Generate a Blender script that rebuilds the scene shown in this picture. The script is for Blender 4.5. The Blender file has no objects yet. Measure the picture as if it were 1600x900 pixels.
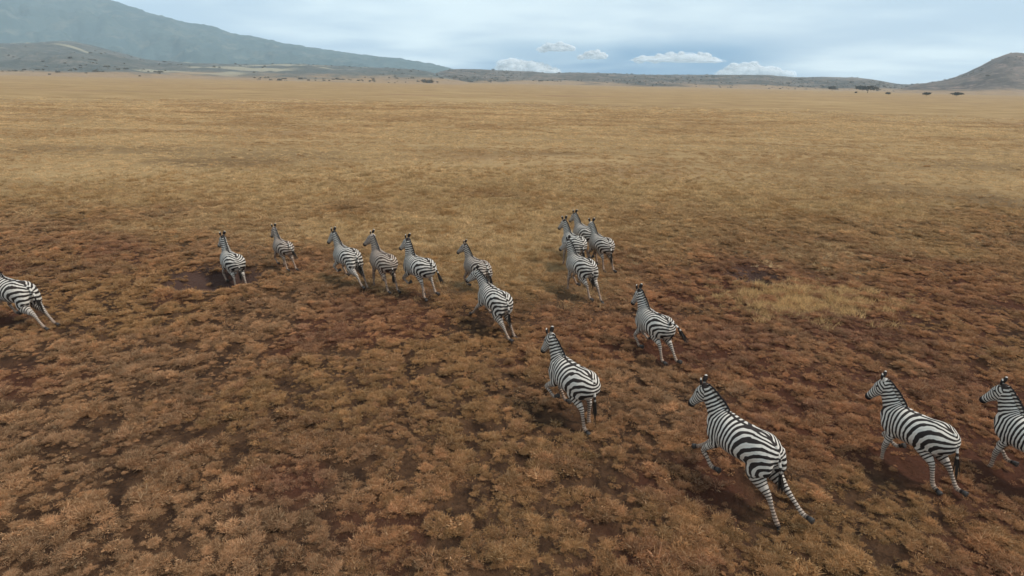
import bpy, bmesh, math, random
import numpy as np
from mathutils import Matrix, Vector

scene = bpy.context.scene
COL = scene.collection
R = math.radians

# ------------------------------------------------------------------ camera, sky, sun, exposure
CAM_H = 6.0                      # drone height above the plain (m)
FPX = 950.0                     # focal length in pixels of a 1600 px wide frame
PITCH = math.atan((450 - 126) / FPX)
ROLL = R(1.2)
_f = Vector((0, math.cos(PITCH), -math.sin(PITCH)))
_r = Vector((1, 0, 0))
_u = _r.cross(_f)
CR = math.cos(ROLL) * _r + math.sin(ROLL) * _u
CU = -math.sin(ROLL) * _r + math.cos(ROLL) * _u
cam_data = bpy.data.cameras.new('camera')
cam_data.sensor_width = 36.0
cam_data.lens = 36.0 * FPX / 1600.0
cam_data.clip_start = 0.1
cam_data.clip_end = 60000
cam = bpy.data.objects.new('camera', cam_data)
cam.matrix_world = Matrix(((CR.x, CU.x, -_f.x, 0), (CR.y, CU.y, -_f.y, 0), (CR.z, CU.z, -_f.z, CAM_H), (0, 0, 0, 1)))
COL.objects.link(cam)
scene.camera = cam

SUN_ELEV, SUN_AZ = R(54), R(100)      # azimuth clockwise from +Y (north = view direction)
world = bpy.data.worlds.new('World')
scene.world = world
world.use_nodes = True
scene.view_settings.view_transform = 'Standard'
scene.view_settings.look = 'None'
scene.view_settings.gamma = 1.0
scene.view_settings.use_curve_mapping = False
scene.view_settings.exposure = 1.05
scene.render.engine = 'CYCLES'
scene.cycles.use_denoising = True
scene.cycles.max_bounces = 4
scene.cycles.diffuse_bounces = 2
scene.cycles.volume_bounces = 1
scene.cycles.transparent_max_bounces = 32

sun_data = bpy.data.lights.new('sun', 'SUN')
sun_data.energy = 1.5
sun_data.angle = R(10)
sun_data.color = (1.0, 0.95, 0.87)
sun = bpy.data.objects.new('sun', sun_data)
sd = Vector((math.sin(SUN_AZ) * math.cos(SUN_ELEV), math.cos(SUN_AZ) * math.cos(SUN_ELEV), math.sin(SUN_ELEV)))
sun.rotation_euler = (-sd).to_track_quat('-Z', 'Y').to_euler()
sun.location = (20, -30, 60)
COL.objects.link(sun)


class NT:
    """tiny helper for node trees"""
    def __init__(self, tree):
        self.t = tree
        tree.nodes.clear()

    def n(self, typ, **kw):
        nd = self.t.nodes.new(typ)
        for k, v in kw.items():
            if k == 'inp':
                for a, b in v.items():
                    s = nd.inputs[a]
                    if isinstance(b, bpy.types.NodeSocket):
                        self.t.links.new(b, s)
                    else:
                        s.default_value = b
            else:
                setattr(nd, k, v)
        return nd

    def math(self, op, a, b=0.0, c=0.0, clamp=False):
        return self.n('ShaderNodeMath', operation=op, use_clamp=clamp, inp={0: a, 1: b, 2: c}).outputs[0]

    def smooth(self, x, lo, hi, a=0.0, b=1.0):
        return self.n('ShaderNodeMapRange', interpolation_type='SMOOTHSTEP', inp={'Value': x, 'From Min': lo, 'From Max': hi, 'To Min': a, 'To Max': b}).outputs[0]

    def mix(self, f, a, b, blend='MIX'):
        nd = self.n('ShaderNodeMix', data_type='RGBA', blend_type=blend)
        for i, v in ((0, f), (6, a), (7, b)):
            if isinstance(v, bpy.types.NodeSocket):
                self.t.links.new(v, nd.inputs[i])
            else:
                nd.inputs[i].default_value = v if i == 0 else (tuple(v) + (1,))[:4]
        return nd.outputs[2]

    def noise(self, vec, scale, detail=4, rough=0.55, dist=0.0):
        return self.n('ShaderNodeTexNoise', inp={'Vector': vec, 'Scale': scale, 'Detail': detail, 'Roughness': rough, 'Distortion': dist}).outputs[0]


def build_world():
    w = NT(world.node_tree)
    sky = w.n('ShaderNodeTexSky', sky_type='NISHITA', sun_disc=False, sun_elevation=SUN_ELEV, sun_rotation=SUN_AZ,
              altitude=1000.0, air_density=1.3, dust_density=1.0, ozone_density=1.5)
    tc = w.n('ShaderNodeTexCoord')
    sep = w.n('ShaderNodeSeparateXYZ', inp={0: tc.outputs['Generated']})
    x, y, z = sep.outputs
    zc = w.math('MAXIMUM', z, 0.0)
    den = w.math('ADD', zc, 0.09)
    u = w.math('DIVIDE', x, den)
    v = w.math('DIVIDE', y, den)
    vec = w.n('ShaderNodeCombineXYZ', inp={0: u, 1: v, 2: 3.7}).outputs[0]
    n1 = w.noise(vec, 0.42, 5, 0.5, 0.3)
    n2 = w.noise(vec, 1.6, 5, 0.55, 0.2)
    nn = w.math('MULTIPLY_ADD', n2, 0.22, w.math('MULTIPLY', n1, 0.78))
    # a clear gap low over the plain, the layer closes again above it
    az = w.math('ARCTAN2', x, y)
    ga = w.smooth(w.math('ABSOLUTE', w.math('SUBTRACT', az, 0.155)), 0.14, 0.30, 1.0, 0.0)
    ge = w.smooth(z, 0.043, 0.072, 1.0, 0.0)
    gap = w.math('MULTIPLY', ga, ge)
    # cloud layer: mottled greys
    shade = w.smooth(nn, 0.38, 0.66)
    layer = w.mix(shade, (0.305, 0.39, 0.465), (0.53, 0.605, 0.62))
    base = w.n('ShaderNodeVectorMath', operation='SCALE', inp={0: sky.outputs[0], 'Scale': 0.08}).outputs[0]
    blue = w.mix(0.9, base, (0.03, 0.15, 0.30))
    cover = w.math('MULTIPLY', gap, w.smooth(nn, 0.45, 0.66, 1.0, 0.7))
    cover = w.math('SUBTRACT', 0.94, w.math('MULTIPLY', cover, 0.93))
    col = w.mix(cover, blue, layer)
    bg = w.n('ShaderNodeBackground', inp={'Color': col, 'Strength': 1.0})
    out = w.n('ShaderNodeOutputWorld')
    w.t.links.new(bg.outputs[0], out.inputs[0])


build_world()

# ------------------------------------------------------------------ helpers
rng = np.random.default_rng(11)
_perm = np.random.default_rng(5).permutation(4096)
_val = np.random.default_rng(6).random(4096)


def vnoise(x, y):
    xi = np.floor(x).astype(np.int64); yi = np.floor(y).astype(np.int64)
    fx = x - xi; fy = y - yi
    fx = fx * fx * fx * (fx * (fx * 6 - 15) + 10); fy = fy * fy * fy * (fy * (fy * 6 - 15) + 10)
    def h(a, b):
        return _val[_perm[(_perm[a & 4095] + b) & 4095]]
    a = h(xi, yi); b = h(xi + 1, yi); c = h(xi, yi + 1); d = h(xi + 1, yi + 1)
    return (a + (b - a) * fx) * (1 - fy) + (c + (d - c) * fx) * fy


def fbm(x, y, s=1.0, oct=4, gain=0.5, ox=0.0):
    """value noise in 0..1, mean 0.5"""
    x = np.asarray(x, float) / s + 37.2 + ox; y = np.asarray(y, float) / s + 91.7 - ox
    t = 0; a = 1; n = 0
    for i in range(oct):
        t = t + a * vnoise(x, y); n += a
        x = x * 2.03 + 17.1; y = y * 2.03 + 5.3; a *= gain
    return t / n


def sstep(x, a, b):
    t = np.clip((np.asarray(x, float) - a) / (b - a), 0, 1)
    return t * t * (3 - 2 * t)


def ray(px, py):
    return CR * (px - 800) - CU * (py - 450) + _f * FPX


def on_plane(px, py, z=0.0):
    d = ray(px, py)
    t = (z - CAM_H) / d.z
    return Vector((d.x * t, d.y * t, z))


def at_depth(px, py, depth):
    d = ray(px, py) * (depth / ray(px, py).y)
    return Vector((d.x, d.y, d.z + CAM_H))


def mesh_obj(name, verts, faces, mat=None, parent=None, smooth=True):
    me = bpy.data.meshes.new(name)
    if isinstance(verts, np.ndarray): verts = verts.tolist()
    if isinstance(faces, np.ndarray): faces = faces.tolist()
    me.from_pydata(verts, [], faces)
    if smooth: me.polygons.foreach_set('use_smooth', [True] * len(me.polygons))
    me.update()
    if mat: me.materials.append(mat)
    o = bpy.data.objects.new(name, me)
    COL.objects.link(o)
    if parent: o.parent = parent
    return o


def tag(o, label=None, cat=None, group=None, kind=None):
    for k, v in (('label', label), ('category', cat), ('group', group), ('kind', kind)):
        if v: o[k] = v
    return o


def new_mat(name):
    m = bpy.data.materials.new(name)
    m.use_nodes = True
    return m, NT(m.node_tree)


def finish(t, color, rough=0.85, spec=0.15, normal=None, extra=None):
    b = t.n('ShaderNodeBsdfPrincipled', inp={'Base Color': color, 'Roughness': rough, 'Specular IOR Level': spec})
    if normal is not None: t.t.links.new(normal, b.inputs['Normal'])
    out = t.n('ShaderNodeOutputMaterial')
    t.t.links.new((extra or b).outputs[0], out.inputs[0])
    return b


# ------------------------------------------------------------------ vegetation zones on the plain (world metres)
PITS = [(on_plane(335, 440), 1.55, 0.7), (on_plane(1178, 434), 1.15, 0.62)]


def pit_e(x, y, c, a, b):
    """0 in the middle of a pit, 1 on its ragged rim"""
    return np.sqrt(((x - c.x) / a) ** 2 + ((y - c.y) / (b * 1.9)) ** 2) + (fbm(x, y, 0.8, 3, 0.6, 55.0) - 0.5) * 0.55


def yellow_zone(x, y):
    r = y + (fbm(x, y, 9, 4, 0.55, 3.0) - 0.5) * 22 + 2.0 * np.sin(x * 0.13 + 1.0)
    r = r - 4.5 * sstep(x, 2, 14)
    z = sstep(r, 16, 31)
    gaps = sstep(fbm(x * 0.35, y, 8, 4, 0.55, 9.0), 0.56, 0.68) * (1 - sstep(y, 40, 80)) * 0.4
    return z * (1 - gaps)


def red_zone(x, y):
    n = fbm(x, y, 3.2, 4, 0.6, 21.0)
    side = sstep(x + (y - 10) * 0.25, -4.5, 2.5)
    band = np.exp(-((y - 16.2 + 0.05 * x) / 3.4) ** 2) * sstep(x, -11, -6)
    a = 0.38 + 0.36 * side + 0.25 * band
    return np.clip(sstep(n, 0.72 - 0.42 * a, 0.92 - 0.42 * a), 0, 1) * (1 - sstep(y, 18, 32))


def ground_z(x, y):
    r = np.hypot(x, y)
    near = 1 - sstep(r, 50, 120)
    z = (fbm(x, y, 0.32, 3, 0.55, 61.0) - 0.5) * 0.2 * near + (fbm(x, y, 3.0, 2, 0.5, 4.0) - 0.5) * 0.16 * near
    z = z + (fbm(x, y, 40, 2, 0.5, 8.0) - 0.5) * 0.5 * sstep(r, 25, 90)
    for c, a, b in PITS:
        e = pit_e(x, y, c, a, b)
        z = z - 0.32 * (1 - sstep(e, 0.3, 1.0)) + 0.10 * np.exp(-((e - 1.15) / 0.22) ** 2)
    return z


# ------------------------------------------------------------------ ground sheet
def build_ground():
    az = np.concatenate([np.linspace(-180, -56, 40)[:-1], np.linspace(-56, 56, 470), np.linspace(56, 180, 40)[1:-1]])
    azr = np.radians(az)
    rr = [0.0, 1.5, 3.0, 4.5]
    while rr[-1] < 60: rr.append(rr[-1] * 1.011 + 0.02)
    while rr[-1] < 5300: rr.append(rr[-1] * 1.045)
    rr[-1] = 5300.0
    rr = np.array(rr[1:])
    na, nr = len(azr), len(rr)
    X = np.outer(rr, np.sin(azr)); Y = np.outer(rr, np.cos(azr))
    Z = ground_z(X, Y)
    V = np.stack([X, Y, Z], -1).reshape(-1, 3)
    V = np.vstack([V, [[0, 0, 0]]])
    i = np.arange(nr - 1)[:, None]; j = np.arange(na)[None, :]; j2 = (j + 1) % na
    F = np.stack([i * na + j + 0 * i, i * na + j2, (i + 1) * na + j2, (i + 1) * na + j + 0 * i], -1).reshape(-1, 4)
    F = F[:, ::-1]
    c = nr * na
    tri = [[c, (k + 1) % na, k] for k in range(na)]
    m, t = new_mat('ground')
    geo = t.n('ShaderNodeNewGeometry')
    pos = geo.outputs['Position']
    att = t.n('ShaderNodeAttribute', attribute_name='zone')
    sep = t.n('ShaderNodeSeparateColor', inp={0: att.outputs['Color']})
    yz, rz, pit = sep.outputs
    n_s = t.noise(pos, 3.0, 6, 0.65)
    n_f = t.noise(pos, 14.0, 4, 0.6)
    soil = t.mix(t.smooth(n_s, 0.35, 0.65), (0.034, 0.018, 0.011), (0.095, 0.048, 0.025))
    soil = t.mix(rz, soil, t.mix(n_f, (0.04, 0.017, 0.011), (0.11, 0.043, 0.024)))
    soil = t.mix(pit, soil, t.mix(n_f, (0.05, 0.028, 0.022), (0.10, 0.056, 0.042)))
    # grassland beyond: streaky straw, ochre and brown patches of real size
    mp = t.n('ShaderNodeMapping', inp={'Vector': pos, 'Scale': (0.45, 1.0, 1.0)}).outputs[0]
    g1 = t.noise(mp, 0.028, 6, 0.62, 0.4)
    g2 = t.noise(mp, 0.16, 6, 0.66, 0.3)
    g3 = t.noise(pos, 0.9, 6, 0.7)
    grass = t.mix(t.smooth(g2, 0.34, 0.66), (0.26, 0.16, 0.073), (0.38, 0.243, 0.115))
    grass = t.mix(t.smooth(g1, 0.54, 0.68, 0, 0.75), grass, (0.27, 0.15, 0.085))
    grass = t.mix(t.smooth(g1, 0.46, 0.34, 0, 0.45), grass, (0.42, 0.28, 0.135))
    grass = t.mix(t.smooth(g3, 0.56, 0.72, 0, 0.35), grass, (0.18, 0.105, 0.055))
    g4 = t.noise(t.n('ShaderNodeMapping', inp={'Vector': pos, 'Scale': (0.25, 1.0, 1.0)}).outputs[0], 0.045, 5, 0.6, 0.5)
    grass = t.mix(t.smooth(g4, 0.57, 0.70, 0, 0.45), grass, (0.20, 0.12, 0.07))
    col = t.mix(yz, soil, grass)
    bump = t.n('ShaderNodeBump', inp={'Strength': 1.0, 'Distance': 0.12, 'Height': t.math('MULTIPLY_ADD', n_f, 0.5, n_s)})
    finish(t, col, 0.95, 0.05, bump.outputs[0])
    o = mesh_obj('ground', V.tolist(), F.tolist() + tri, m)
    tag(o, kind='structure')
    zone = np.zeros((len(V), 4), np.float32)
    zone[:, 0] = yellow_zone(V[:, 0], V[:, 1]); zone[:, 1] = red_zone(V[:, 0], V[:, 1])
    for c, a, b in PITS:
        e = pit_e(V[:, 0], V[:, 1], c, a, b)
        zone[:, 2] = np.maximum(zone[:, 2], 1 - sstep(e, 0.75, 1.05))
    zone[:, 3] = 1
    a = o.data.attributes.new('zone', 'FLOAT_COLOR', 'POINT')
    a.data.foreach_set('color', zone.ravel())
    return o


build_ground()


# ------------------------------------------------------------------ hills and mountain
def hill_mat(name, c_dark, c_mid, c_lit, scale, pale=0.0):
    m, t = new_mat(name)
    pos = t.n('ShaderNodeNewGeometry').outputs['Position']
    a = t.noise(pos, scale, 7, 0.65, 0.6)
    b = t.noise(pos, scale * 6, 6, 0.7)
    col = t.mix(t.smooth(a, 0.36, 0.62), c_dark, c_mid)
    col = t.mix(t.smooth(b, 0.48, 0.66), col, c_lit)
    col = t.mix(t.smooth(t.noise(pos, scale * 22, 4, 0.7), 0.52, 0.62, 0, 0.7), col, c_dark)
    if pale:
        mp = t.n('ShaderNodeMapping', inp={'Vector': pos, 'Scale': (0.35, 1.0, 2.2)}).outputs[0]
        col = t.mix(t.smooth(t.noise(mp, scale * 1.4, 3, 0.5), 0.56, 0.61, 0, pale), col, (0.36, 0.31, 0.22))
    hz = t.n('ShaderNodeSeparateXYZ', inp={0: pos}).outputs[2]
    climb = t.math('MULTIPLY_ADD', t.math('SUBTRACT', a, 0.5), -30.0, hz)
    col = t.mix(t.smooth(climb, 1.0, 9.0), t.mix(b, (0.24, 0.155, 0.085), (0.38, 0.25, 0.15)), col)
    bump = t.n('ShaderNodeBump', inp={'Strength': 1.0, 'Distance': 6.0, 'Height': b})
    finish(t, col, 0.95, 0.05, bump.outputs[0])
    return m


def hill(name, crest, depth_c, depth_f, depth_b, mat, rough, seed, nu=260, nv=60, power=1.25):
    """crest: (px, py) seen against the sky; the body falls to a foot in front and behind"""
    cx = np.array([c[0] for c in crest], float); cy = np.array([c[1] for c in crest], float)
    P = np.linspace(cx[0], cx[-1], nu)
    Q = np.interp(P, cx, cy)
    k = np.ones(9) / 9
    Q = np.convolve(np.pad(Q, 4, mode='edge'), k, 'valid')
    V = np.zeros((nu, nv, 3))
    tt = np.linspace(0, 1, nv)
    for i in range(nu):
        c = at_depth(P[i], Q[i], depth_c)
        hx, hz = c.x / depth_c, max(c.z, 0.0)
        for_y = np.where(tt < 0.62, depth_f + (depth_c - depth_f) * tt / 0.62, depth_c + (depth_b - depth_c) * (tt - 0.62) / 0.38)
        prof = np.where(tt < 0.62, (tt / 0.62) ** power, np.cos((tt - 0.62) / 0.38 * math.pi / 2) ** 1.2)
        V[i, :, 0] = hx * for_y
        V[i, :, 1] = for_y
        V[i, :, 2] = hz * prof
    X, Y = V[..., 0], V[..., 1]
    env = np.sin(np.clip(tt / 0.62, 0, 1) * math.pi)[None, :] ** 0.8
    env = np.maximum(env, 0.12 * (tt > 0.5)[None, :])
    hmax = V[..., 2].max()
    rid = 1 - np.abs(2 * fbm(X, Y, (depth_b - depth_f) * 0.16, 4, 0.55, seed) - 1) * 1.6
    V[..., 2] += env * (rid - 0.55) * rough * (0.25 * hmax + 0.75 * V[..., 2].max(axis=1, keepdims=True)) * 0.5
    V[..., 2] += (fbm(X, Y, (depth_b - depth_f) * 0.02, 3, 0.6, seed + 2) - 0.5) * rough * hmax * 0.07 * (tt > 0.05)[None, :]
    ends = sstep(np.linspace(0, 1, nu), 0, 0.10) * (1 - sstep(np.linspace(0, 1, nu), 0.90, 1.0))
    V[..., 2] = V[..., 2] * ends[:, None] - 0.6 * (1 - ends[:, None])
    V[:, 0, 2] = -0.6; V[:, -1, 2] = -0.6
    V[0, :, 2] = np.minimum(V[0, :, 2], -0.6); V[-1, :, 2] = np.minimum(V[-1, :, 2], -0.6)
    V[..., 2] = np.maximum(V[..., 2], -0.6)
    F = []
    ii = np.arange(nu - 1)[:, None]; jj = np.arange(nv - 1)[None, :]
    F = np.stack([ii * nv + jj, (ii + 1) * nv + jj, (ii + 1) * nv + jj + 1, ii * nv + jj + 1], -1).reshape(-1, 4)
    o = mesh_obj(name, V.reshape(-1, 3), F, mat)
    return tag(o, kind='structure')


m_mount = hill_mat('mountain_forest_hazed', (0.075, 0.11, 0.112), (0.105, 0.14, 0.135), (0.15, 0.165, 0.145), 0.0016)  # forest tones shifted pale blue-grey, part of the haze put into the colour
m_foot = hill_mat('foothill_scrub', (0.085, 0.095, 0.088), (0.13, 0.13, 0.115), (0.18, 0.16, 0.135), 0.006, 0.75)
m_low = hill_mat('low_hill_scrub', (0.055, 0.055, 0.046), (0.15, 0.125, 0.10), (0.25, 0.18, 0.135), 0.006, 0.0)
m_cone = hill_mat('cone_hill_scrub', (0.07, 0.06, 0.052), (0.17, 0.132, 0.105), (0.24, 0.172, 0.135), 0.006, 0.0)

hill('mountain', [(-330, 60), (-300, -60), (-240, -112), (-120, -85), (0, -48), (90, -24), (172, 0), (235, 20), (280, 32), (330, 40), (360, 52),
                  (435, 65), (500, 77), (575, 86), (640, 95), (700, 106), (760, 118), (800, 127)], 3700, 2100, 4450, m_mount, 0.42, 3.0, 420, 90, 1.35)
hill('foothill', [(-420, 116), (-300, 84), (-150, 72), (0, 68), (60, 66), (110, 64), (150, 72), (185, 82), (230, 94), (300, 99), (380, 101), (460, 100),
                  (540, 104), (640, 108), (720, 114), (760, 124)], 1900, 760, 2450, m_foot, 0.6, 11.0, 320, 70, 1.0)
hill('low_hill', [(620, 118), (690, 108), (740, 108), (800, 111), (835, 112), (860, 115), (900, 113), (960, 115), (1020, 117), (1080, 117), (1140, 117),
                  (1200, 117), (1245, 121), (1290, 120), (1340, 121), (1370, 125), (1400, 131), (1440, 133), (1500, 136), (1560, 142)], 2300, 1250, 3000, m_low, 0.6, 17.0, 320, 60, 0.9)
hill('hill', [(1380, 137), (1420, 133), (1450, 130), (1485, 124), (1510, 114), (1535, 101), (1560, 89), (1585, 81), (1605, 84), (1640, 97), (1690, 112),
              (1760, 120), (1850, 128), (1920, 150)], 1500, 900, 2000, m_cone, 0.5, 29.0, 260, 70, 1.15)


# ------------------------------------------------------------------ trees far out on the edge of the plain
def leaf_mat(name, a, b):
    m, t = new_mat(name)
    pos = t.n('ShaderNodeNewGeometry').outputs['Position']
    finish(t, t.mix(t.noise(pos, 0.9, 3, 0.6), a, b), 0.8, 0.1)
    return m


m_leaf = leaf_mat('acacia_leaves', (0.03, 0.03, 0.02), (0.07, 0.06, 0.04))
m_bark = leaf_mat('acacia_bark', (0.05, 0.038, 0.028), (0.11, 0.08, 0.06))


def far_tree(px, py_base, w_px, h_px, label, seed, depth=None):
    g = np.random.default_rng(seed)
    base = on_plane(px, py_base)
    if depth: base = at_depth(px, py_base, depth)
    base.z = float(ground_z(np.array([base.x]), np.array([base.y]))[0]) if not depth else base.z
    mpp = base.y / FPX
    w, h = w_px * mpp * 0.5, h_px * mpp
    root = bpy.data.objects.new('acacia_tree', None); COL.objects.link(root)
    root.location = base
    tag(root, label, 'tree', 'dark acacias along the edge of the plain')
    # trunk with three limbs
    V, F = [], []
    def limb(p, q, r0, r1):
        p, q = np.array(p), np.array(q); s = len(V)
        for c, r in ((p, r0), (q, r1)):
            for k in range(6):
                a = k * math.pi / 3; V.append((c + [r * math.cos(a), r * math.sin(a), 0]).tolist())
        for k in range(6): F.append([s + k, s + (k + 1) % 6, s + 6 + (k + 1) % 6, s + 6 + k])
    tr = 0.03 * h
    limb((0, 0, -0.2), (0.04 * w, 0, 0.4 * h), tr * 1.5, tr)
    for k in range(4):
        a = k * 1.7 + seed
        limb((0.04 * w, 0, 0.38 * h), (0.5 * w * math.cos(a), 0.5 * w * math.sin(a), (0.62 + 0.08 * (k % 2)) * h), tr, tr * 0.4)
    mesh_obj('trunk', V, F, m_bark, root)
    n = 700
    cl = g.normal(0, 1, (9, 3)); cl /= np.linalg.norm(cl, axis=1)[:, None]
    cl = cl * [0.62 * w, 0.62 * w, 0.16 * h] + [0, 0, 0.68 * h]
    c = cl[g.integers(0, 9, n)] + g.normal(0, 1, (n, 3)) * [0.2 * w, 0.2 * w, 0.10 * h]
    c[:, 2] = np.clip(c[:, 2], 0.22 * h, h)
    s = 0.055 * w + 0.12
    d1 = g.normal(0, 1, (n, 3)); d2 = g.normal(0, 1, (n, 3))
    d1 *= s / np.linalg.norm(d1, axis=1)[:, None]; d2 *= s / np.linalg.norm(d2, axis=1)[:, None]
    V = np.stack([c - d1, c + d2, c + d1, c - d2], 1).reshape(-1, 3)
    mesh_obj('crown', V, np.arange(4 * n).reshape(-1, 4), m_leaf, root)


far_tree(1355, 145.5, 34, 10, 'widest dark thicket acacia standing left of the cone hill', 1)
far_tree(1300, 142.5, 14, 7, 'dark acacia just left of the widest thicket', 2)
far_tree(1447, 150.5, 11, 6, 'small round bush-like acacia below the left flank of the cone hill', 3)
far_tree(1494, 151, 16, 6, 'low reddish-dark acacia at the foot of the cone hill', 4)
far_tree(1225, 137.5, 8, 4, 'tiny dark acacia under the broad low hill, right of centre', 5)
far_tree(1388, 148.5, 9, 4, 'tiny low acacia between the widest thicket and the cone hill', 6)
far_tree(1337, 146.5, 4, 3, 'smallest dark shrub-like acacia in front of the widest thicket', 12)
far_tree(1018, 132.5, 6, 4.5, 'single dark acacia dot under the longest white cloud', 7)
far_tree(1076, 131.5, 26, 7, 'wide dark acacia clump on the plain edge under the longest white cloud', 8)
far_tree(925, 129.5, 14, 5, 'dark acacia on the plain edge left of the longest white cloud', 9)
far_tree(440, 113.5, 9, 5, 'dark acacia on the plain edge below the mountain slope', 10)
far_tree(467, 113.5, 8, 4.5, 'second dark acacia right of the one below the mountain slope', 11)
far_tree(218, 121.5, 5, 3.5, 'lone dark speck-like acacia out on the open plain at left', 13)
far_tree(315, 113.5, 16, 4.5, 'low dark acacia row below the left mountain', 14)


# ------------------------------------------------------------------ white cumulus low over the horizon
def cloud_mat():
    m, t = new_mat('cloud')
    tc = t.n('ShaderNodeTexCoord').outputs['Object']
    nz = t.noise(tc, 0.006, 5, 0.6)
    sh = t.n('ShaderNodeAttribute', attribute_name='thick').outputs['Fac']
    op = t.math('MULTIPLY', sh, t.smooth(nz, 0.36, 0.60, 0.35, 1.0))
    d = t.n('ShaderNodeBsdfDiffuse', inp={'Color': (0.98, 0.98, 0.98, 1)})
    tl = t.n('ShaderNodeBsdfTranslucent', inp={'Color': (0.98, 0.98, 0.98, 1)})
    dm = t.n('ShaderNodeMixShader', inp={0: 0.4, 1: d.outputs[0], 2: tl.outputs[0]})
    tr = t.n('ShaderNodeBsdfTransparent')
    mx = t.n('ShaderNodeMixShader', inp={0: op, 1: tr.outputs[0], 2: dm.outputs[0]})
    out = t.n('ShaderNodeOutputMaterial')
    t.t.links.new(mx.outputs[0], out.inputs[0])
    return m


m_cloud = cloud_mat()
CLOUD_D = 11500.0


def cloud(x0, x1, y0, y1, label, seed, peak=0.6):
    g = np.random.default_rng(seed)
    c = at_depth((x0 + x1) / 2, y1, CLOUD_D)
    k = CLOUD_D / FPX
    W, H = (x1 - x0) * k, (y1 - y0) * k
    bm = bmesh.new()
    bmesh.ops.create_icosphere(bm, subdivisions=3, radius=1.0)
    S = np.array([v.co[:] for v in bm.verts]); FF = np.array([[v.index for v in f.verts] for f in bm.faces])
    bm.free()
    V, F, T = [], [], []
    def env(u):
        return max(0.25, 1 - (abs(u - peak) / (peak if u < peak else 1 - peak)) ** 2.0 * 0.75)
    puffs = []
    for i in range(9):                       # broad flat body
        u = (i + 0.5) / 9
        rx = W / 9 * g.uniform(1.1, 1.6)
        puffs.append((-W / 2 + rx * 0.9 + u * (W - 1.8 * rx), 0.0, rx, 0.62 * H * env(u) * g.uniform(0.75, 1.0)))
    for i in range(26):                      # small heads along the top
        u = g.uniform(0.04, 0.96)
        r = H * g.uniform(0.16, 0.30)
        puffs.append(((u - 0.5) * W * 0.92, max(0.0, H * env(u) * g.uniform(0.35, 0.85) - r), r * g.uniform(1.2, 2.0), r))
    for i, (cx, cz, rx, h) in enumerate(puffs):
        for shell, thick in ((0.62, 1.0), (0.8, 0.8), (0.95, 0.45), (1.08, 0.22)):
            P = S.copy()
            rr = 1 + 0.22 * (fbm(P[:, 0] * 1.7 + i * 3, P[:, 2] * 1.7 + i, 0.6, 3, 0.6, seed) + fbm(P[:, 1] * 1.7 + i, P[:, 2] * 1.7 - P[:, 0], 0.6, 3, 0.6, seed + 3) - 1.0) * 2
            P = P * rr[:, None] * shell
            P[:, 2] = np.where(P[:, 2] < 0, P[:, 2] * (0.25 if i < 9 else 0.8), P[:, 2])
            P = P * [rx, rx * 1.1, h] + [cx, g.uniform(-0.2, 0.2) * rx, cz + 0.1 * h]
            F.append(FF + sum(len(a) for a in V)); V.append(P); T.append(np.full(len(P), thick, np.float32))
    o = mesh_obj('cloud', np.vstack(V), np.vstack(F), m_cloud)
    o.data.attributes.new('thick', 'FLOAT', 'POINT').data.foreach_set('value', np.concatenate(T))
    o.location = c
    tag(o, label, 'cloud', 'white cumulus clouds low over the hills')


cloud(985, 1128, 79, 96, 'long flat white cloud with a small peak, right of centre', 41, 0.72)
cloud(772, 874, 88, 113, 'white cloud resting on the low hills, left of the others', 42, 0.3)
cloud(843, 898, 64, 79, 'small pale cloud highest of the five', 43, 0.5)
cloud(902, 948, 77, 91, 'smallest wispy white cloud left of the long flat one', 44, 0.75)
cloud(1122, 1240, 94, 117, 'broad faded white cloud resting on the low hills at right', 45, 0.3)


# ------------------------------------------------------------------ haze over the plain
def build_haze():
    bm = bmesh.new()
    bmesh.ops.create_cube(bm, size=1.0)
    bmesh.ops.scale(bm, vec=(11000, 11000, 1000), verts=bm.verts)
    bmesh.ops.translate(bm, vec=(0, 0, 500 - 2.2), verts=bm.verts)
    me = bpy.data.meshes.new('haze'); bm.to_mesh(me); bm.free()
    o = bpy.data.objects.new('haze', me); COL.objects.link(o)
    m, t = new_mat('haze')
    v = t.n('ShaderNodeVolumePrincipled', inp={'Color': (0.72, 0.87, 0.98, 1), 'Density': 0.00014, 'Anisotropy': 0.0})
    out = t.n('ShaderNodeOutputMaterial')
    t.t.links.new(v.outputs[0], out.inputs['Volume'])
    me.materials.append(m)
    tag(o, 'pale blue haze over the plain', 'haze', kind='stuff')


build_haze()


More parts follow.
